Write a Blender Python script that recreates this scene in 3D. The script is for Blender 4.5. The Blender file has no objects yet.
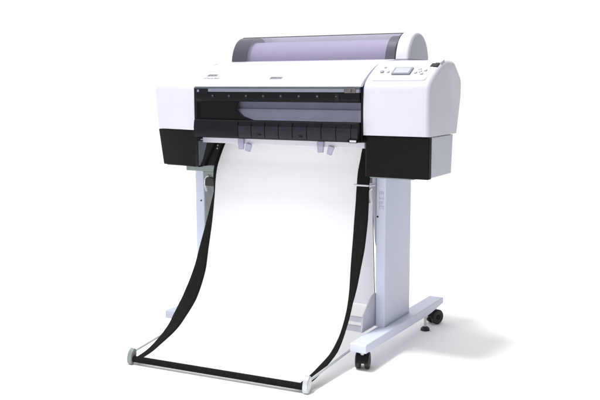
import bpy, bmesh, math, random
from mathutils import Vector, Matrix
random.seed(4)
S = bpy.context.scene
COL = S.collection

# ------------------------------------------------------------------ materials
def nd(nt, t, **k):
    n = nt.nodes.new(t)
    for a, b in k.items(): setattr(n, a, b)
    return n

def mat(name, col, rough=.4, metal=0., var=.03, scale=30., bump=0., bscale=400., coat=0., spec=.5):
    m = bpy.data.materials.new(name); m.use_nodes = True
    nt = m.node_tree; b = nt.nodes['Principled BSDF']
    b.inputs['Roughness'].default_value = rough; b.inputs['Metallic'].default_value = metal
    b.inputs['Coat Weight'].default_value = coat; b.inputs['Specular IOR Level'].default_value = spec
    tc = nd(nt, 'ShaderNodeTexCoord'); no = nd(nt, 'ShaderNodeTexNoise')
    no.inputs['Scale'].default_value = scale; no.inputs['Detail'].default_value = 4
    nt.links.new(tc.outputs['Object'], no.inputs['Vector'])
    r = nd(nt, 'ShaderNodeMapRange')
    r.inputs['From Min'].default_value = .3; r.inputs['From Max'].default_value = .7
    r.inputs['To Min'].default_value = 1 - var; r.inputs['To Max'].default_value = 1 + var
    nt.links.new(no.outputs['Fac'], r.inputs['Value'])
    mx = nd(nt, 'ShaderNodeVectorMath', operation='SCALE'); mx.inputs[0].default_value = col[:3]
    nt.links.new(r.outputs['Result'], mx.inputs['Scale']); nt.links.new(mx.outputs['Vector'], b.inputs['Base Color'])
    r2 = nd(nt, 'ShaderNodeMapRange'); r2.inputs['To Min'].default_value = rough * .88; r2.inputs['To Max'].default_value = min(1, rough * 1.12)
    nt.links.new(no.outputs['Fac'], r2.inputs['Value']); nt.links.new(r2.outputs['Result'], b.inputs['Roughness'])
    if bump:
        n2 = nd(nt, 'ShaderNodeTexNoise'); n2.inputs['Scale'].default_value = bscale; n2.inputs['Detail'].default_value = 2
        nt.links.new(tc.outputs['Object'], n2.inputs['Vector'])
        bp = nd(nt, 'ShaderNodeBump'); bp.inputs['Strength'].default_value = bump; bp.inputs['Distance'].default_value = .001
        nt.links.new(n2.outputs['Fac'], bp.inputs['Height']); nt.links.new(bp.outputs['Normal'], b.inputs['Normal'])
    return m

def glassy(name, tint, gloss=.12, rough=.05, diff=None, dfac=.0):
    m = bpy.data.materials.new(name); m.use_nodes = True
    nt = m.node_tree; nt.nodes.clear()
    out = nd(nt, 'ShaderNodeOutputMaterial'); tr = nd(nt, 'ShaderNodeBsdfTransparent'); tr.inputs[0].default_value = (*tint, 1)
    gl = nd(nt, 'ShaderNodeBsdfGlossy'); gl.inputs['Roughness'].default_value = rough
    fr = nd(nt, 'ShaderNodeFresnel'); fr.inputs[0].default_value = 1.45
    base = tr.outputs[0]
    if diff:
        df = nd(nt, 'ShaderNodeBsdfDiffuse'); df.inputs[0].default_value = (*diff, 1)
        m0 = nd(nt, 'ShaderNodeMixShader'); m0.inputs[0].default_value = dfac
        nt.links.new(tr.outputs[0], m0.inputs[1]); nt.links.new(df.outputs[0], m0.inputs[2]); base = m0.outputs[0]
    ms = nd(nt, 'ShaderNodeMath', operation='MULTIPLY'); ms.inputs[1].default_value = gloss / .04
    ms.use_clamp = True
    nt.links.new(fr.outputs[0], ms.inputs[0])
    mm = nd(nt, 'ShaderNodeMixShader'); nt.links.new(ms.outputs[0], mm.inputs[0])
    nt.links.new(base, mm.inputs[1]); nt.links.new(gl.outputs[0], mm.inputs[2]); nt.links.new(mm.outputs[0], out.inputs[0])
    return m

M = {}
M['white'] = mat('white_lilac_plastic', (.605, .597, .672), .34, var=.012, scale=9, bump=.05, bscale=900)
M['top'] = mat('white_plastic', (.70, .685, .76), .32, var=.01, scale=9, bump=.04, bscale=900)
M['side'] = mat('grey_lilac_plastic', (.50, .515, .58), .45, var=.015, scale=7, bump=.06, bscale=900)
M['black'] = mat('black_plastic', (.006, .006, .006), .4, var=.15, scale=20, bump=.08, bscale=700, spec=.08)
M['gloss'] = mat('glossy_black_plastic', (.006, .0065, .008), .2, var=.2, scale=10, spec=.15)
M['soft'] = mat('dark_grey_plastic', (.008, .0085, .011), .42, var=.15, scale=30, spec=.1)
M['rib'] = mat('slate_plastic', (.013, .014, .020), .28, var=.2, scale=40, spec=.22)
M['steel'] = mat('silver_lilac_trim', (.18, .19, .255), .35, var=.05, scale=20)
M['teal'] = mat('slate_trim_and_sheen', (.085, .105, .12), .35, var=.1)
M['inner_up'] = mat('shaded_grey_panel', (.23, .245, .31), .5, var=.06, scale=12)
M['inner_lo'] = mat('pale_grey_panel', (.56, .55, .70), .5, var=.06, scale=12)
M['metal'] = mat('painted_steel', (.52, .53, .58), .38, metal=.35, var=.06, scale=15)
M['metal_light'] = mat('pale_metal', (.54, .57, .59), .32, metal=.4, var=.05)
M['bracket'] = mat('green_grey_metal', (.22, .25, .255), .42, metal=.3, var=.08)
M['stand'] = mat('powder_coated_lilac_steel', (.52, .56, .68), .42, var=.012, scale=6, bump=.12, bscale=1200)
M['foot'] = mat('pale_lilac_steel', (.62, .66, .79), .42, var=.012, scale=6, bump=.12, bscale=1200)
M['foot_shade'] = mat('shaded_lilac_steel', (.40, .43, .52), .45, var=.02, scale=6, bump=.12, bscale=1200)  # left foot: same steel as the right, with shade put into its colour
M['rubber'] = mat('black_rubber', (.012, .012, .013), .55, var=.2)
M['cloth'] = mat('white_cloth', (.93, .93, .935), .9, var=.006, scale=14, bump=.12, bscale=1500, spec=.1)
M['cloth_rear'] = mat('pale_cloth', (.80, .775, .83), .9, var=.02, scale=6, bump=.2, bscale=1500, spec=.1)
def translucent(m, fac, col):
    nt = m.node_tree; b = nt.nodes['Principled BSDF']; out = nt.nodes['Material Output']
    t = nd(nt, 'ShaderNodeBsdfTranslucent'); t.inputs[0].default_value = (*col, 1)
    mx = nd(nt, 'ShaderNodeMixShader'); mx.inputs[0].default_value = fac
    nt.links.new(b.outputs[0], mx.inputs[1]); nt.links.new(t.outputs[0], mx.inputs[2]); nt.links.new(mx.outputs[0], out.inputs['Surface'])
translucent(M['cloth_rear'], .72, (.93, .90, .95)); translucent(M['cloth'], .6, (.95, .95, .95))
M['border'] = mat('black_webbing', (.009, .009, .0085), .9, var=.25, scale=90, bump=.6, bscale=1400, spec=.1)
M['hem'] = mat('dark_hem', (.10, .09, .12), .8)
M['ink'] = mat('grey_print', (.045, .045, .055), .5)
M['ink_pale'] = mat('pale_grey_print', (.33, .33, .38), .5)
M['lcd'] = mat('display_glass', (.44, .46, .50), .15, var=.03)
M['lcd_frame'] = mat('display_bezel', (.22, .23, .28), .3)
M['button'] = mat('button_plastic', (.58, .575, .67), .4)
M['knob'] = mat('brown_grey_latch', (.10, .085, .09), .4, var=.3, scale=60)
M['clip'] = glassy('clear_lilac_clip', (.78, .78, .90), .05, .1, (.55, .55, .68), .5)
M['pane'] = glassy('smoked_window', (.82, .83, .88), .02, .04)
M['roll'] = glassy('lilac_tinted_cover', (.73, .705, .80), .02, .3, (.47, .44, .57), .2)
M['roll_dark'] = glassy('smoky_cover_end', (.30, .29, .36), .03, .3, (.13, .12, .16), .6)
M['flange'] = mat('dark_flange', (.028, .025, .030), .4, var=.2, scale=25)

# ------------------------------------------------------------------ object helpers
def link(o, parent=None):
    COL.objects.link(o)
    if parent: o.parent = parent
    return o
def empty(name, loc, label, cat, group=None):
    o = link(bpy.data.objects.new(name, None)); o.location = loc; o.empty_display_size = .05
    o['label'] = label; o['category'] = cat
    if group: o['group'] = group
    return o
def build(name, bm, m, parent=None, bevel=0., seg=3, smooth=True, label=None, weld=True):
    """mesh built in world coordinates; origin set to its centre; parented keeping place"""
    if weld: bmesh.ops.remove_doubles(bm, verts=bm.verts, dist=1e-6)
    bmesh.ops.recalc_face_normals(bm, faces=bm.faces)
    me = bpy.data.meshes.new(name)
    c = Vector((0, 0, 0))
    for v in bm.verts: c += v.co
    c /= max(1, len(bm.verts))
    for v in bm.verts: v.co -= c
    for f in bm.faces: f.smooth = smooth
    for e in bm.edges:
        if len(e.link_faces) == 2 and e.calc_face_angle(0) > math.radians(34): e.smooth = False
    bm.to_mesh(me); bm.free(); me.materials.append(m)
    o = bpy.data.objects.new(name, me); link(o, parent)
    off = Vector((0, 0, 0)); p = parent
    while p: off += p.location; p = p.parent
    o.location = c - off
    if bevel:
        b = o.modifiers.new('Bevel', 'BEVEL'); b.width = bevel; b.segments = seg; b.limit_method = 'ANGLE'
        b.angle_limit = math.radians(34); b.harden_normals = True
    if label: o['label'] = label
    return o
def BM(): return bmesh.new()
def box(bm, x0, x1, y0, y1, z0, z1, rot=None):
    vs = [bm.verts.new((x, y, z)) for x in (x0, x1) for y in (y0, y1) for z in (z0, z1)]
    for f in ((0,1,3,2),(4,6,7,5),(0,4,5,1),(2,3,7,6),(0,2,6,4),(1,5,7,3)): bm.faces.new([vs[i] for i in f])
    if rot:
        c = Vector(((x0+x1)/2, (y0+y1)/2, (z0+z1)/2))
        for v in vs: v.co = c + rot @ (v.co - c)
    return vs
def prism(bm, poly, x0, x1, axis='x', dx=None):
    """extrude a polygon: axis x -> poly is (y,z); y -> (x,z); z -> (x,y). dx(p) can shift the far ends"""
    def P(p, t):
        return {'x': (t, p[0], p[1]), 'y': (p[0], t, p[1]), 'z': (p[0], p[1], t)}[axis]
    a = [bm.verts.new(P(p, x0)) for p in poly]; b = [bm.verts.new(P(p, x1)) for p in poly]
    n = len(poly); bm.faces.new(a); bm.faces.new(b[::-1])
    for i in range(n): bm.faces.new((a[i], a[(i+1) % n], b[(i+1) % n], b[i]))
    return a, b
def prism_round(bm, poly, x0, x1, r0, r1, k=7):
    """extrude along x with softly rounded ends (profile shrinks toward its middle)"""
    ys = [p[0] for p in poly]; zs = [p[1] for p in poly]
    cy, cz = (min(ys)+max(ys))/2, (min(zs)+max(zs))/2; hy, hz = (max(ys)-min(ys))/2, (max(zs)-min(zs))/2
    st_ = [(x0 + r0*(1-math.cos(math.pi/2*i/k)), r0*(1-math.sin(math.pi/2*i/k))) for i in range(k+1)]
    st_ += [(x1 - r1*(1-math.cos(math.pi/2*i/k)), r1*(1-math.sin(math.pi/2*i/k))) for i in range(k, -1, -1)]
    rings = []
    for x, ins in st_:
        rings.append([bm.verts.new((x, max(ys)-(max(ys)-p[0])*(1-ins/hy/2), min(zs)+(p[1]-min(zs))*(1-ins/hz/2))) for p in poly])
    n = len(poly)
    for a, b in zip(rings, rings[1:]):
        for i in range(n): bm.faces.new((a[i], a[(i+1)%n], b[(i+1)%n], b[i]))
    bm.faces.new(rings[0]); bm.faces.new(rings[-1][::-1])
    return [v for r in rings for v in r]
def cyl(bm, a, b, r, n=24, r2=None):
    a = Vector(a); b = Vector(b); d = (b - a); L = d.length
    q = d.to_track_quat('Z', 'Y').to_matrix().to_4x4()
    bmesh.ops.create_cone(bm, cap_ends=True, segments=n, radius1=r, radius2=r if r2 is None else r2, depth=L,
                          matrix=Matrix.Translation((a + b) / 2) @ q)
def tube(bm, pts, r, n=12):
    pts = [Vector(p) for p in pts]; rings = []
    for i, p in enumerate(pts):
        t = (pts[min(i+1, len(pts)-1)] - pts[max(i-1, 0)]).normalized()
        u = t.cross(Vector((0.3, .2, .93))).normalized(); w = t.cross(u)
        rings.append([bm.verts.new(p + r * (math.cos(2*math.pi*k/n) * u + math.sin(2*math.pi*k/n) * w)) for k in range(n)])
    for a, b in zip(rings, rings[1:]):
        for k in range(n): bm.faces.new((a[k], a[(k+1) % n], b[(k+1) % n], b[k]))
    bm.faces.new(rings[0]); bm.faces.new(rings[-1][::-1])
def smooth_line(pts, k=8):
    out = []
    P = [Vector(p) for p in pts]; P = [2*P[0]-P[1]] + P + [2*P[-1]-P[-2]]
    for i in range(1, len(P)-2):
        for j in range(k):
            t = j / k; a, b, c, d = P[i-1:i+3]
            out.append(.5*((2*b)+(c-a)*t+(2*a-5*b+4*c-d)*t*t+(3*b-a-3*c+d)*t**3))
    out.append(P[-2]); return out
def rounded(poly, r, k=5):
    """round the corners of a 2D polygon; r is one radius or a list"""
    out = []; n = len(poly)
    for i, p in enumerate(poly):
        rr = r[i] if isinstance(r, (list, tuple)) else r
        p = Vector(p); a = Vector(poly[i-1]); b = Vector(poly[(i+1) % n])
        if rr <= 0: out.append(tuple(p)); continue
        da = min(rr, (a-p).length*.49); db = min(rr, (b-p).length*.49)
        p0 = p + (a-p).normalized()*da; p1 = p + (b-p).normalized()*db
        for j in range(k+1):
            t = j/k; out.append(tuple((1-t)**2*p0 + 2*t*(1-t)*p + t*t*p1))
    return out
def text(name, s, size, loc, xdir, ydir, m, parent, bold=0., shear=0., sx=1.):
    cu = bpy.data.curves.new('tmp', 'FONT'); cu.body = s; cu.size = size; cu.align_x = 'CENTER'; cu.align_y = 'CENTER'
    cu.extrude = .0002; cu.offset = bold; cu.shear = shear
    o = bpy.data.objects.new('tmp', cu); COL.objects.link(o)
    bpy.context.view_layer.update()
    me = bpy.data.meshes.new_from_object(o.evaluated_get(bpy.context.evaluated_depsgraph_get()))
    bpy.data.objects.remove(o); bpy.data.curves.remove(cu)
    X = Vector(xdir).normalized(); Y = Vector(ydir).normalized(); Z = X.cross(Y)
    R = Matrix((X, Y, Z)).transposed()
    for v in me.vertices: v.co = R @ Vector((v.co.x*sx, v.co.y, v.co.z))
    me.materials.clear(); me.materials.append(m); me.name = name
    q = bpy.data.objects.new(name, me); link(q, parent)
    off = Vector((0,0,0)); p = parent
    while p: off += p.location; p = p.parent
    q.location = Vector(loc) - off
    return q

# ------------------------------------------------------------------ floor
bm = BM(); vs = [bm.verts.new((5.5*math.cos(k*math.pi/48), .5+5.5*math.sin(k*math.pi/48), 0)) for k in range(96)]; bm.faces.new(vs)
fl = build('floor', bm, mat('white_studio_floor', (.965, .96, .965), .8, var=.002, scale=2, spec=.0)); fl['kind'] = 'structure'

# ------------------------------------------------------------------ STAND
st = empty('printer_stand', (-.03, .25, 0), 'pale lilac steel stand on black casters carrying the wide printer', 'stand')
def post(x0, x1, nm='post'):
    bm = BM(); prism(bm, rounded([(x0,.13),(x1,.13),(x1,.366),(x0,.366)], .004, 3), .1022, .672, 'z')
    return build(nm, bm, M['stand'], st, smooth=True)
pR = post(.341, .379); pL = post(-.464, -.423)
def foot(cx, y=0):
    h = .031; zt = .102; zb = .069
    poly = rounded([(-.097, zb+.001), (-.097, zt-.001), (.655, zt+.003), (.655, zb+.012), (.50, zb-.002)], [.004,.006,.006,.006,.05], 4)
    bm = BM(); prism(bm, poly, cx-h, cx+h, 'x')
    if y: 
        for v in bm.verts: v.co.y += y
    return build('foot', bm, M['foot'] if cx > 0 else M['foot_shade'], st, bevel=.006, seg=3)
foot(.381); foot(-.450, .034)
def caster(x, y, ang, parent=st):
    c = link(bpy.data.objects.new('caster', None), parent); c.location = Vector((x, y, 0)) - parent.location
    Rm = Matrix.Rotation(ang, 3, 'Z')
    def W(v): return Rm @ Vector(v) + Vector((x, y, 0))
    for sgn in (-1, 1):
        bm = BM()
        prof = [(.0075,.010),(.0075,.0262),(.0095,.0292),(.021,.0296),(.0245,.027),(.026,.018),(.0245,.010)]
        n = 32; rings = []
        for k in range(n):
            a = 2*math.pi*k/n
            rings.append([bm.verts.new(W((sgn*px, .014 + r*math.cos(a), .0298 + r*math.sin(a)))) for px, r in prof])
        for k in range(n):
            for j in range(len(prof)):
                j2 = (j+1) % len(prof)
                bm.faces.new((rings[k][j], rings[(k+1)%n][j], rings[(k+1)%n][j2], rings[k][j2]))
        w = build('wheel', bm, M['rubber'], c)
        bm = BM(); cyl(bm, W((sgn*.0238, .014, .0298)), W((sgn*.0263, .014, .0298)), .0098, 20)
        build('hub_cap', bm, M['soft'], w)
    bm = BM()
    for k0 in (0,):
        n = 14; arc = [(.014+0.0315*math.cos(math.radians(a)), .0298+0.0315*math.sin(math.radians(a))) for a in range(-10, 200, 15)]
        inn = [(.014+.0285*math.cos(math.radians(a)), .0298+.0285*math.sin(math.radians(a))) for a in range(190, -20, -15)]
        pl = arc + inn
        a_, b_ = prism(bm, pl, -.021, .021, 'x')
        for v in a_ + b_: v.co = W(v.co)
    build('hood', bm, M['gloss'], c, bevel=.001)
    bm = BM(); cyl(bm, W((0,.014,.0298)), W((0,0,.052)), .005); cyl(bm, W((0,0,.054)), W((0,0,.0685)), .0075, 20); cyl(bm, W((0,0,.061)), W((0,0,.0655)), .013, 20)
    build('stem', bm, M['metal_light'], c)
    return c
caster(.381, -.06, math.radians(18)); caster(.381, .605, math.radians(-25))
caster(-.456, -.008, math.radians(12)); caster(-.450, .605, math.radians(8))
for x in (.393, -.450):
    bm = BM(); cyl(bm, (x,.50,.0), (x,.50,.010), .019, 28, .017); cyl(bm, (x,.50,.010), (x,.50,.016), .017, 28, .009)
    lv = build('levelling_foot', bm, M['rubber'], st, bevel=.001)
    bm = BM(); cyl(bm, (x,.50,.012), (x,.50,.072), .0055, 16); cyl(bm, (x,.50,.054), (x,.50,.060), .010, 6)
    build('bolt', bm, M['metal_light'], lv)
# lower cross bars between the two feet and their gusset plates
for z0, z1 in ((.137,.155),(.101,.122)):
    bm = BM(); box(bm, -.4225, .3335, .036, .050, z0, z1)
    build('cross_bar', bm, M['metal'], st, bevel=.002)
for x0, x1 in ((.3335,.3405),(-.4225,-.4155)):
    bm = BM(); prism(bm, rounded([(.020,.1035),(.030,.158),(.105,.222),(.1375,.228),(.1375,.1035)], [.004,.02,.03,.003,.002]), x0, x1, 'x')
    build('gusset_plate', bm, M['metal'], st, bevel=.0015)
# rear stretcher and top rails
bm = BM(); box(bm, -.4225, .3405, .30, .325, .56, .62); build('stretcher', bm, M['stand'], st, bevel=.004)
for (x0, x1) in ((.300,.500),(-.500,-.345)):
    bm = BM(); box(bm, x0, x1, .118, .30, .656 if x0 > 0 else .640, .6665)
    build('top_bracket', bm, M['bracket'], st, bevel=.003)
bm = BM(); box(bm, -.4225, -.352, .125, .29, .617, .6395); build('side_bracket', bm, M['bracket'], st, bevel=.002)
bm = BM(); box(bm, .302, .3405, .100, .20, .634, .6555); build('side_bracket', bm, M['metal'], st, bevel=.002)
# inner cover strips of the posts (green-grey)
bm = BM(); box(bm, -.4226, -.4195, .138, .36, .16, .616); build('inner_cover', bm, M['bracket'], st, bevel=.001)
bm = BM(); box(bm, .3375, .3407, .138, .36, .24, .633); build('inner_cover', bm, M['bracket'], st, bevel=.001)
bm = BM(); prism(bm, [(.3150,.6335),(.3365,.6335),(.3365,.40),(.3320,.42)], .139, .144, 'y'); build('inner_gusset', bm, M['metal'], st, bevel=.001)
# small holes
for x, z in ((.3475,.511),(-.436,.519)):
    bm = BM(); cyl(bm, (x,.1285,z), (x,.1305,z), .0034, 16); build('screw', bm, M['black'], st)
# instruction marks on the right post
bm = BM()
def stroke(bm, x0, x1, z0, z1): box(bm, x0, x1, .1292, .1301, z0, z1)
t = .0013
for (zc, k) in ((.597,0),(.579,1),(.561,2),(.545,3)):
    x0, x1, z0, z1 = .353, .370, zc-.006, zc+.006
    stroke(bm, x0, x0+t, z0, z1)
    if k != 2: stroke(bm, x1-t, x1, z0, z1)
    if k != 1: stroke(bm, x0+t, x1-t, z1-t, z1)
    if k != 3: stroke(bm, x0+t, x1-t, zc-t/2, zc+t/2)
    stroke(bm, x0+.007, x0+.007+t, z0+.001, zc-t/2)
build('instruction_label', bm, M['ink_pale'], st, smooth=False, weld=False)

# ------------------------------------------------------------------ PRINTER
pr = empty('large_format_printer', (0, .15, .66), 'wide white and black large format printer with control panel and lilac tinted roll cover', 'printer')
# upper housing profile (y,z)
prof = [(.000,.812),(-.003,.90),(.000,.975),(.012,.994),(.040,.016+1.0),(.085,1.041),(.13,1.062),(.165,1.069),(.232,1.0675),(.302,1.010),(.303,.955),(.268,.83),(.262,.812)]
pro = rounded(prof, [.002,.03,.012,.010,.02,.02,.02,.02,.014,.014,.02,.03,.002], 4)
bm = BM(); prism_round(bm, pro, .347, .5895, .006, .016)
hR = build('end_housing', bm, M['white'], pr)
bm = BM(); cyl(bm, (.5885,.158,.873), (.5901,.158,.873), .009, 28); build('screw_cap', bm, M['white'], hR, bevel=.0004)
# left end: its front tapers back toward the outside
bm = BM(); vv = prism_round(bm, pro, -.5895, -.364, .022, .004)
for v in vv:
    if v.co.y < .2: v.co.y += .05*(-.364-v.co.x)/.225*(1-max(0, v.co.y)/.2)
    v.co.x -= max(0, (-.364-v.co.x)/.225)*(v.co.z-.812)/.19*.016
hL = build('end_housing', bm, M['white'], pr)
# lower black compartment doors with lilac sides
def lower(x0, x1, tl=0., tr=0., rl=.012, rr=.004):
    bm = BM()
    poly = [(x0, .004+tl), (x1, .004+tr), (x1, .030+tr), (x0, .030+tl)]
    pl = rounded(poly, [rl, rr, 0, 0], 5)
    va, vb = prism(bm, pl, .669, .8095, 'z')
    if x0 < 0:
        for v in va: v.co.x += .022 if v.co.x < (x0+x1)/2 else .010
    d = build('compartment_door', bm, M['black'], pr, bevel=.0025)
    return d
lower(.3525, .5885, rl=.018)
lower(-.5875, -.361, .05, .0, rl=.01, rr=.004)
bm = BM(); prism(bm, [(.0305,.672),(.0305,.8095),(.236,.8095),(.224,.672)], .356, .588, 'x')
build('lower_housing', bm, M['side'], pr, bevel=.003)
bm = BM(); prism(bm, [(.0805,.672),(.0805,.8095),(.236,.8095),(.224,.672)], -.586, -.366, 'x')
build('lower_housing', bm, M['side'], pr, bevel=.003)
# black inner cheek of the left end, facing the paper path
bm = BM(); prism(bm, rounded([(.000,.6705),(-.004,.81),(-.004,.9740),(.25,.974),(.25,.78),(.238,.6705)], [.006,.02,.002,.01,.02,.01]), -.3635, -.352, 'x')
ic = build('inner_cheek', bm, M['gloss'], pr, bevel=.002)
for y, z in ((.131,.7455),(.127,.7335)):
    bm = BM(); cyl(bm, (-.3525,y,z), (-.3508,y,z), .0032, 14); build('screw', bm, M['metal_light'], ic)
bm = BM(); prism(bm, [(.003,.770),(.062,.770),(.030,.70),(.012,.676),(.003,.676)], -.3525, -.3508, 'x'); build('cheek_sheen_plate', bm, M['teal'], ic, bevel=.0005)  # added plate, its paler colour imitates a reflection on the glossy cheek
bm = BM(); box(bm, -.3522,-.3500,.018,.085,.7735,.7775); build('trim_strip', bm, M['metal_light'], ic, bevel=.0008)
bm = BM(); prism(bm, rounded([(-.002,.79),(-.004,.81),(-.004,.9740),(.25,.974),(.25,.79)], .002), .341, .3465, 'x')
build('inner_cheek', bm, M['gloss'], pr, bevel=.0015)
# underside lips
bm = BM(); box(bm, .368, .53, .016, .09, .6645, .6688); build('bottom_lip', bm, M['bracket'], pr, bevel=.001)
bm = BM(); box(bm, -.555, -.385, .066, .15, .6645, .6688); build('bottom_lip', bm, M['bracket'], pr, bevel=.001)

# centre top cover
cp = [(-.014,.9775),(-.0135,.9850),(.004,.998),(.030,1.014),(.070,1.036),(.115,1.0555),(.165,1.0665),(.215,1.071),(.268,1.074),(.268,1.062),(.16,1.054),(.07,1.022),(.01,.985),(.0,.9775)]
bm = BM(); prism(bm, rounded(cp, [.002,.006,.01,.02,.03,.03,.03,.03,.003,.003,.03,.03,.01,.002], 4), -.3640, .3465, 'x')
tcov = build('top_cover', bm, M['top'], pr, bevel=.002)
# rear body
bm = BM(); prism(bm, [(.12,.80),(.12,1.03),(.27,1.058),(.44,1.062),(.47,1.03),(.47,.95),(.30,.82)], -.3515, .3405, 'x')
build('rear_body', bm, M['white'], pr, bevel=.004)
bm = BM(); box(bm, -.3715, .398, .268, .47, 1.0625, 1.0765); build('roll_deck', bm, M['top'], pr, bevel=.003)
# logos
tx = Vector((1,0,0)); 
def cover_pt(y):
    for (a, b) in zip(cp, cp[1:9]):
        if a[0] <= y <= b[0]:
            t = (y-a[0])/(b[0]-a[0]); dirv = Vector((0, b[0]-a[0], b[1]-a[1])).normalized()
            return Vector((0, y, a[1]+t*(b[1]-a[1]))), dirv
def on_cover(nm, s, size, x, y, m, **k):
    p, dv = cover_pt(y); nrm = tx.cross(dv)
    return text(nm, s, size, p + Vector((x,0,0)) + nrm*.0006, tx, dv, m, tcov, **k)
def cover_plate(x0, x1, ya, yb, m, lift=.0005):
    a, dv = cover_pt((ya+yb)/2); n = tx.cross(dv); h = (yb-ya)/2/dv.y
    bm = BM(); va, vb = prism(bm, rounded([(x0,-h),(x1,-h),(x1,h),(x0,h)], .0015), -.002, lift, 'z')
    for v in va+vb: v.co = a + tx*v.co.x + dv*v.co.y + n*v.co.z
    build('badge_plate', bm, m, tcov)
M['badge'] = mat('grey_badge', (.33, .33, .37), .35)
cover_plate(-.039, .016, .0135, .0285, M['badge']); cover_plate(-.330, -.283, .0325, .0475, M['badge'])
on_cover('maker_logo', 'EPSON', .0160, -.012, .021, M['ink'], bold=.00025, sx=.95)
on_cover('model_badge', 'EPSON', .0155, -.306, .040, M['ink'], bold=.0003, shear=.15, sx=.84)
on_cover('model_badge', 'STYLUS PRO', .0095, -.298, .0205, M['ink'], sx=1.35)

# front: trim, roller bar, smoked window, paper guide
bm = BM(); box(bm, -.3515, .3405, -.013, .010, .9705, .9773); build('upper_trim', bm, M['teal'], pr, bevel=.001)
bm = BM(); box(bm, -.290, .283, -.016, .006, .9585, .9703); build('window_handle', bm, M['steel'], pr, bevel=.002)
bm = BM(); box(bm, -.3515, -.2905, -.0155, .006, .952, .9703); build('hinge_block', bm, M['soft'], pr, bevel=.002)
bm = BM(); box(bm, -.340, -.330, -.0175, -.0157, .958, .967); build('hinge_pin', bm, M['steel'], pr, bevel=.001)
bm = BM(); box(bm, .2835, .3265, -.0165, .006, .956, .9722); cyl(bm, (.305,-.0215,.964), (.305,-.016,.964), .0065, 20)
build('latch', bm, M['knob'], pr, bevel=.0015)
bm = BM(); box(bm, .327, .3402, -.0155, .006, .957, .969); build('latch_plate', bm, M['steel'], pr, bevel=.001)
bm = BM(); prism(bm, rounded([(-.004,.9225),(-.010,.935),(-.008,.9578),(.030,.9578),(.030,.9225)], .003), -.3515, .3405, 'x')
bar = build('roller_bar', bm, M['gloss'], pr, bevel=.001)
x = -.271 + .0
for i in range(9):
    xc = -.271 + i*.0745
    if xc > .30: break
    bm = BM(); box(bm, xc-.006, xc+.006, -.0125, -.009, .936, .9500)
    rm = build('roller_mount', bm, M['rib'], bar, bevel=.001)
    bm = BM(); cyl(bm, (xc-.003, -.0112, .944), (xc+.003, -.0112, .944), .0026, 14); build('star_wheel', bm, M['bracket'], rm)
bm = BM(); box(bm, .262, .3402, -.0125, -.0085, .9300, .9338); box(bm, .262, .3402, -.0125, -.0085, .9500, .9530); box(bm,.245,.262,-.0135,-.0085,.9255,.9540)
build('sensor_arm', bm, M['rib'], bar, bevel=.0008)
# side mask of the front opening (the black left end seen through the window)
bm = BM(); prism(bm, [(-.3515,.855),(-.3515,.9222),(-.178,.9222),(-.190,.890),(-.156,.868),(-.105,.855)], .012, .030, 'y')
build('opening_mask', bm, M['black'], pr, bevel=.002)
# inner panels behind the window
bm = BM(); prism(bm, [(.055,.896),(.040,.9220),(.060,.9220),(.075,.896)], -.3515, .3405, 'x'); build('inner_panel', bm, M['inner_up'], pr)
bm = BM(); prism(bm, [(.014,.8520),(.048,.8955),(.075,.8955),(.075,.8520)], -.3515, .3405, 'x'); build('platen', bm, M['inner_lo'], pr, bevel=.001)
# the smoked window itself, slightly curved sheet
bm = BM(); f = [(-.0125,.9583),(-.0165,.935),(-.0195,.91),(-.0205,.885),(-.0205,.8585)]
f = [tuple(p) for p in smooth_line([(a, b, 0) for a, b in f], 4)]; f = [(p[0], p[1]) for p in f]
prev = None
for y, z in f:
    cur = (bm.verts.new((-.3510, y, z)), bm.verts.new((.3400, y, z)))
    if prev: bm.faces.new((prev[0], prev[1], cur[1], cur[0]))
    prev = cur
build('front_window', bm, M['pane'], pr)
# black paper guide with ribs
gp = [(-.0200,.8575),(-.024,.842),(-.026,.822),(-.024,.800),(-.016,.7865),(.040,.7855),(.060,.80),(.060,.8510),(.012,.8545)]
bm = BM(); prism(bm, rounded(gp, .008, 4), -.3515, .3405, 'x'); gd = build('paper_guide', bm, M['soft'], pr)
def gy(z):  # guide front surface
    pts = [(.8575,-.0200),(.842,-.0238),(.822,-.0255),(.800,-.0238),(.7865,-.017)]
    for a, b in zip(pts, pts[1:]):
        if b[0] <= z <= a[0]: return a[1] + (a[0]-z)/(a[0]-b[0])*(b[1]-a[1])
    return -.03
zs = [.835-.004*k for k in range(12)]
bm = BM(); prism(bm, [(gy(z)-.0016, z) for z in zs] + [(gy(z)+.004, z) for z in zs[::-1]], -.150, .3400, 'x')
fp = build('guide_flap', bm, M['rib'], gd)
random.seed(9)
for i in range(9):
    xc = -.150 + i*.058
    zt = .8435 if i % 2 else .850
    zz = [zt-.004*k for k in range(int((zt-.790)/.004)+1)]
    bm = BM(); prism(bm, [(gy(z)-.0034, z) for z in zz] + [(gy(z)+.004, z) for z in zz[::-1]], xc-.0009, xc+.0009, 'x')
    build('guide_rib', bm, M['black'], gd)
for i in (1, 4):
    xc = -.150 + i*.058 + .020 + .008*(i % 3)
    bm = BM(); box(bm, xc, xc+.013, gy(.808)-.0042, gy(.808), .7995+.002*(i % 2), .8065+.002*(i % 2)); build('guide_catch', bm, M['soft'], gd, bevel=.0008)
bm = BM(); prism(bm, rounded([(.300,.7925),(.312,.786),(.3405,.7860),(.3405,.7985),(.305,.7985)], .003), -.031, -.020, 'y')
build('corner_clip', bm, M['soft'], gd, bevel=.001)
bm = BM(); box(bm, .313, .338, -.0330, -.0312, .7885, .7955); build('corner_tab', bm, M['metal'], gd, bevel=.001)
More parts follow.
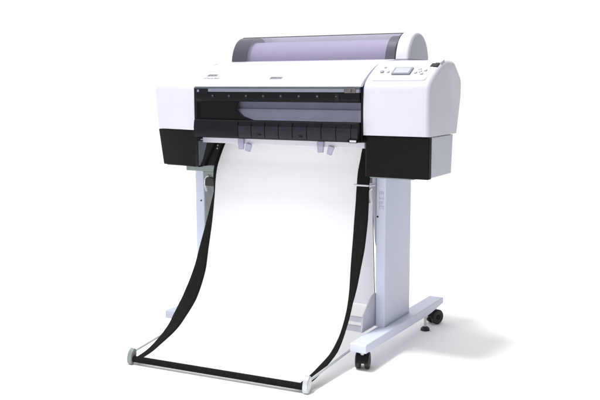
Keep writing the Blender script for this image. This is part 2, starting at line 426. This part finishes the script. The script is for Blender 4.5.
# pale rail below the guide and clear paper stoppers
bm = BM(); box(bm, -.3515, .3405, .030, .20, .7640, .7852); build('lower_rail', bm, M['white'], pr, bevel=.002)
for (x0, x1, zt, zb, tilt) in ((-.181,-.155,.784,.744,0),(-.146,-.120,.766,.737,-14),(.157,.184,.784,.744,0),(.203,.226,.768,.736,-18)):
    bm = BM(); R = Matrix.Rotation(math.radians(tilt), 3, 'Y')
    poly = rounded([(x0,zt),(x1,zt),(x1-.003,zb),(x0+.003,zb)], .003)
    a, b = prism(bm, poly, .018, .028, 'y')
    c = Vector(((x0+x1)/2, .023, zt))
    for v in a+b: v.co = c + R.inverted() @ (v.co - c)
    build('paper_stopper', bm, M['clip'], pr, bevel=.0015)

# control panel on the right end
P0 = Vector((0,.010,.9935)); DV = Vector((0,.118,.0685)).normalized(); NV = tx.cross(DV)
def housing_z(y):
    for a, b in zip(prof[2:], prof[3:]):
        if a[0] <= y <= b[0]: return a[1]+(y-a[0])/(b[0]-a[0])*(b[1]-a[1])
def plate(x0, x1, y0, y1, h0, h1, r=.003, slant=0.):
    """thin plate lying on the sloped top between y0 and y1"""
    a = Vector((0, y0, housing_z(y0))); b = Vector((0, y1, housing_z(y1))); d = (b-a).normalized(); n = tx.cross(d); L = (b-a).length
    bm = BM(); poly = rounded([(x0,0),(x1,0),(x1+slant,L),(x0+slant,L)], r)
    va, vb = prism(bm, poly, h0, h1, 'z')
    for v in va+vb: v.co = a + tx*v.co.x + d*v.co.y + n*v.co.z
    return bm
cpn = build('control_panel', plate(.366,.566,.016,.126,-.006,.0042,.014), M['top'], pr, bevel=.0012)
fr = build('display_frame', plate(.432,.500,.042,.082,.001,.0056,.003), M['lcd_frame'], cpn, bevel=.0006)
build('display', plate(.4385,.4935,.047,.0775,.002,.0060,.002), M['lcd'], fr)
def pbtn(x, y, w, l, m=None, nm='button'):
    build(nm, plate(x-w/2, x+w/2, y-l/2, y+l/2, .001, .0049, min(w,l)*.45), m or M['button'], cpn, bevel=.0006)
pbtn(.391,.060,.013,.012, M['ink_pale']); pbtn(.413,.060,.010,.010)
for x, y in ((.516,.055),(.524,.075),(.540,.048),(.547,.068),(.531,.061)): pbtn(x, y, .0105, .0105)
pbtn(.391,.088,.010,.009)
bm = BM(); c = Vector((.556,.100,1.0475))
build('ink_cover', plate(.553,.580,.090,.114,-.004,.0030,.003), M['gloss'], pr, bevel=.0015)
build('ink_cover_top', plate(.556,.584,.115,.150,-.004,.0045,.004), M['side'], pr, bevel=.0015)

# roll cover (arch) : centre y .366
YC = .366
def arch(scale=1., zbase=1.078, n=26):
    a_, h_ = .1045*scale, .116*scale; zc = 1.058
    pts = []
    for k in range(n+1):
        t = math.pi - math.pi*k/n
        y = YC + .098*scale*math.copysign(abs(math.cos(t))**.92, math.cos(t)); z = zc + h_*max(0,math.sin(t))**.95
        if z < zbase-.0015 : z = zbase-.0015
        pts.append((y, z))
    return pts
def arch_shell(x0, x1, sc=1.0, th=.003, caps=False):
    bm = BM(); p = arch(sc); q = [(YC+(y-YC)*(1-th/.1), 1.0765+(z-1.0765)*(1-th/.1)) for y, z in p]
    n = len(p)
    A = [bm.verts.new((x0,*v)) for v in p]; B = [bm.verts.new((x1,*v)) for v in p]
    for i in range(n-1): bm.faces.new((A[i],A[i+1],B[i+1],B[i]))
    return bm
rc = build('roll_cover', arch_shell(-.303, .3495), M['roll'], pr)
build('cover_end_band', arch_shell(-.372, -.3035, 1.003), M['roll_dark'], pr)
bm = BM(); A = [bm.verts.new((-.372,*v)) for v in arch(1.003)]; bm.faces.new(A); build('cover_end_wall', bm, M['roll_dark'], pr)
# edge lip of the cover
bm = BM(); tube(bm, [(.3475, y, z+.0006) for y, z in arch(1.0)], .0022, 8); build('cover_lip', bm, M['flange'], pr)
bm = BM(); tube(bm, [(x, YC-.012, 1.1745) for x in (-.37,-.1,.1,.348)], .0016, 8); build('cover_hinge', bm, M['flange'], pr)
# end cap
bm = BM(); prism_round(bm, arch(1.03), .350, .4005, .004, .010); ec = build('roll_cover_cap', bm, M['top'], pr)
bm = BM(); prism(bm, arch(.945), .398, .4015, 'x'); build('cap_side', bm, M['side'], ec, bevel=.001)
# spindle, flanges and paper roll inside
bm = BM(); cyl(bm, (-.355,YC,1.105), (.345,YC,1.105), .0125, 24); sp = build('spindle', bm, M['soft'], pr)
for x0, x1 in ((.304,.340),(-.345,-.315)):
    bm = BM(); prism(bm, arch(.93), x0, x1, 'x'); build('roll_flange', bm, M['flange'], sp, bevel=.001)
bm = BM(); cyl(bm, (-.314,YC,1.082), (.303,YC,1.082), .072, 64); build('paper_roll', bm, mat('roll_paper', (.60,.58,.66), .7), pr)

# ------------------------------------------------------------------ PAPER BASKET
bk = empty('paper_basket', (-.02, 0, 0), 'white cloth paper basket with black side borders hanging from the stand to a floor rod', 'basket')
path = [(.772,.166),(.72,.120),(.65,.075),(.55,.060),(.45,.043),(.35,.020),(.27,.002),(.2,-.031),(.145,-.071),(.1,-.120),(.07,-.172),(.045,-.248),(.031,-.30),(.0225,-.362)]
path = [(p.x, p.y) for p in smooth_line([(a, b, 0) for a, b in path], 5)]
def interp(tab, z):
    if z >= tab[0][0]: return tab[0][1]
    for a, b in zip(tab, tab[1:]):
        if b[0] <= z <= a[0]: return a[1] + (a[0]-z)/(a[0]-b[0])*(b[1]-a[1])
    return tab[-1][1]
RI = [(.78,.270),(.72,.282),(.64,.2925),(.5,.291),(.4,.293),(.29,.297),(.2,.305),(.12,.309),(.07,.307),(.04,.300),(.02,.293)]
RO = [(.78,.338),(.64,.341),(.51,.345),(.40,.342),(.30,.331),(.22,.323),(.14,.325),(.08,.330),(.03,.326),(.02,.322)]
LI = [(.78,-.328),(.72,-.324),(.65,-.319),(.57,-.320),(.46,-.322),(.27,-.327),(.19,-.331),(.11,-.335),(.04,-.330),(.02,-.325)]
LO = [(.78,-.343),(.65,-.334),(.576,-.324),(.49,-.342),(.43,-.354),(.31,-.376),(.26,-.386),(.18,-.399),(.145,-.400),(.11,-.394),(.07,-.378),(.045,-.362),(.02,-.350)]
def skew(x, z):
    w = max(0., min(1., (.16 - z)/.13)); return -.030 * w * (.30 - x)/.62
def sheet(xa, xb, nx, lift=0., zmin=0.):
    bm = BM(); rows = []
    for z, y in path:
        a, b = xa(z), xb(z)
        rows.append([bm.verts.new((a+(b-a)*i/nx, y + skew(a+(b-a)*i/nx, z) + lift, z)) for i in range(nx+1)])
    for r, q in zip(rows, rows[1:]):
        for i in range(nx): bm.faces.new((r[i], r[i+1], q[i+1], q[i]))
    return bm
def solid(o, t):
    m = o.modifiers.new('Solidify', 'SOLIDIFY'); m.thickness = t; m.offset = 0
cl = build('cloth_panel', sheet(lambda z: interp(LI,z), lambda z: interp(RI,z), 16), M['cloth'], bk)
for ia, ib in ((LO, LI), (RI, RO)):
    e = build('side_border', sheet(lambda z: interp(ia,z)+(.0002), lambda z: interp(ib,z)-(.0002), 4), M['border'], bk); solid(e, .0022)
# rear cloth panel hanging behind the front one
bm = BM(); rows = []
rp = [(.655,.150),(.55,.146),(.40,.151),(.28,.158),(.17,.166)]
for z, y in rp:
    xr = interp([(.655,.316),(.51,.320),(.385,.321),(.17,.323)], z)
    rows.append([bm.verts.new((-.36+(xr+.36)*i/8, y + .004*math.sin(i*1.3), z)) for i in range(9)])
for r, q in zip(rows, rows[1:]):
    for i in range(8): bm.faces.new((r[i], r[i+1], q[i+1], q[i]))
o = build('rear_panel', bm, M['cloth_rear'], bk)
bm = BM(); tube(bm, [(interp([(.655,.3175),(.51,.3215),(.385,.3225),(.17,.3245)], z), y-.001, z) for z, y in rp], .0018, 8)
build('rear_hem', bm, M['hem'], bk)
# floor rod in its black sleeve
A = Vector((-.352,-.404,.0195)); B = Vector((.316,-.359,.0195))
bm = BM(); tube(bm, [A.lerp(B, i/10) for i in range(11)], .0115, 16); build('rod_sleeve', bm, M['border'], bk)
def endcap(c, sgn, m):
    bm = BM(); n = 24; d = (B-A).normalized()
    pl = []
    for k in range(n):
        a = 2*math.pi*k/n; pl.append((math.cos(a)*.0165 + .007*math.sin(a), .0285 + math.sin(a)*.0275))
    va, vb = prism(bm, pl, 0, .020*sgn, 'x')
    for v in va+vb: v.co = Vector((c.x,c.y,0)) + d*v.co.x + Vector((-d.y,d.x,0))*v.co.y + Vector((0,0,v.co.z))
    return build('rod_end_cap', bm, m, bk, bevel=.004)
endcap(B, 1, M['metal_light']); endcap(A, -1, M['bracket'])
bm = BM(); tube(bm, [(.328,-.352,.038),(.330,-.20,.050),(.3335,-.02,.066),(.3340,.034,.072)], .0042, 12); build('side_rod', bm, M['metal_light'], bk)
bm = BM(); tube(bm, [(-.366,-.396,.040),(-.385,-.20,.052),(-.412,-.02,.066),(-.4150,.036,.072)], .0042, 12); build('side_rod', bm, M['metal_light'], bk)
# short clamp rods and hooks at the top
bm = BM(); tube(bm, [(.282,.068,.6290),(.338,.068,.6290),(.348,.10,.6290)], .0036, 10); build('clamp_rod', bm, M['metal_light'], bk)
bm = BM(); tube(bm, [p for p in smooth_line([(.345,.085,.618),(.336,.083,.613),(.3315,.082,.600),(.3325,.082,.580),(.336,.083,.566)], 5)], .0055, 10)
build('hook', bm, M['metal_light'], bk)
bm = BM(); tube(bm, [p for p in smooth_line([(-.390,.120,.623),(-.402,.120,.616),(-.408,.120,.600),(-.406,.120,.580),(-.400,.120,.560)], 5)], .0045, 10)
build('hook', bm, M['metal_light'], bk)
bm = BM(); prism(bm, rounded([(-.404,.583),(-.402,.612),(-.388,.617),(-.365,.614),(-.345,.606),(-.345,.575),(-.36,.583)], .004), .112, .128, 'y')
build('hook_pad', bm, M['rubber'], bk, bevel=.001)

# ------------------------------------------------------------------ light
W = bpy.data.worlds.new('World'); S.world = W; W.use_nodes = True; nt = W.node_tree; bg = nt.nodes['Background']
tc = nd(nt, 'ShaderNodeTexCoord'); sx = nd(nt, 'ShaderNodeSeparateXYZ'); nt.links.new(tc.outputs['Generated'], sx.inputs[0])
def mr(src, a, b, c, d_):
    r = nd(nt, 'ShaderNodeMapRange', interpolation_type='SMOOTHSTEP'); r.inputs[1].default_value=a; r.inputs[2].default_value=b; r.inputs[3].default_value=c; r.inputs[4].default_value=d_
    nt.links.new(src, r.inputs[0]); return r.outputs[0]
side = mr(sx.outputs['X'], .0, .7, 1.0, .10)
front = mr(sx.outputs['Y'], -.9, .3, .72, 1.08)
up = mr(sx.outputs['Z'], .25, .95, 1.0, 1.32)
m1 = nd(nt, 'ShaderNodeMath', operation='MULTIPLY'); nt.links.new(side, m1.inputs[0]); nt.links.new(up, m1.inputs[1])
m2 = nd(nt, 'ShaderNodeMath', operation='MULTIPLY'); nt.links.new(m1.outputs[0], m2.inputs[0]); nt.links.new(front, m2.inputs[1])
nt.links.new(m2.outputs[0], bg.inputs['Strength']); bg.inputs['Color'].default_value = (1, .995, 1.0, 1)
def area(name, loc, tgt, size, power, col=(1,1,1)):
    l = bpy.data.lights.new(name, 'AREA'); l.size = size; l.energy = power; l.color = col; l.shape = 'DISK'
    o = bpy.data.objects.new(name, l); COL.objects.link(o); o.location = loc
    o.rotation_euler = (Vector(tgt)-Vector(loc)).to_track_quat('-Z','Y').to_euler(); return o
area('key_softbox', (-2.0, -3.6, 13.2), (0, .1, .3), 3.0, 1750)

l = bpy.data.lights.new('cloth_fill_spot', 'SPOT'); l.energy = 215; l.spot_size = math.radians(24); l.spot_blend = 1; l.shadow_soft_size = .5  # unseen fill spot, added to brighten the cloth below the printer
o = bpy.data.objects.new('cloth_fill_spot', l); COL.objects.link(o); o.location = (.05, -3.6, .75)
o.rotation_euler = (Vector((.05, .05, .46))-o.location).to_track_quat('-Z','Y').to_euler()

# ------------------------------------------------------------------ camera
yaw, pitch, roll = 0.5173, -0.1354, -0.0027
Fv = Vector((-math.sin(yaw)*math.cos(pitch), math.cos(yaw)*math.cos(pitch), math.sin(pitch)))
Rv = Vector((math.cos(yaw), math.sin(yaw), 0)); Uv = Rv.cross(Fv)
c_, s_ = math.cos(roll), math.sin(roll); R2 = c_*Rv + s_*Uv; U2 = -s_*Rv + c_*Uv
cd = bpy.data.cameras.new('camera'); cam = bpy.data.objects.new('camera', cd); COL.objects.link(cam)
cd.sensor_width = 36; cd.lens = 869.1/600*36; cd.clip_end = 500; cd.clip_start = .05
cam.matrix_world = Matrix(((R2.x,U2.x,-Fv.x,1.6389),(R2.y,U2.y,-Fv.y,-2.7073),(R2.z,U2.z,-Fv.z,.9955),(0,0,0,1)))
S.camera = cam
S.view_settings.view_transform = 'Standard'; S.view_settings.look = 'None'; S.view_settings.exposure = 0; S.view_settings.gamma = 1
S.render.engine = 'CYCLES'; S.cycles.max_bounces = 10; S.cycles.transparent_max_bounces = 12
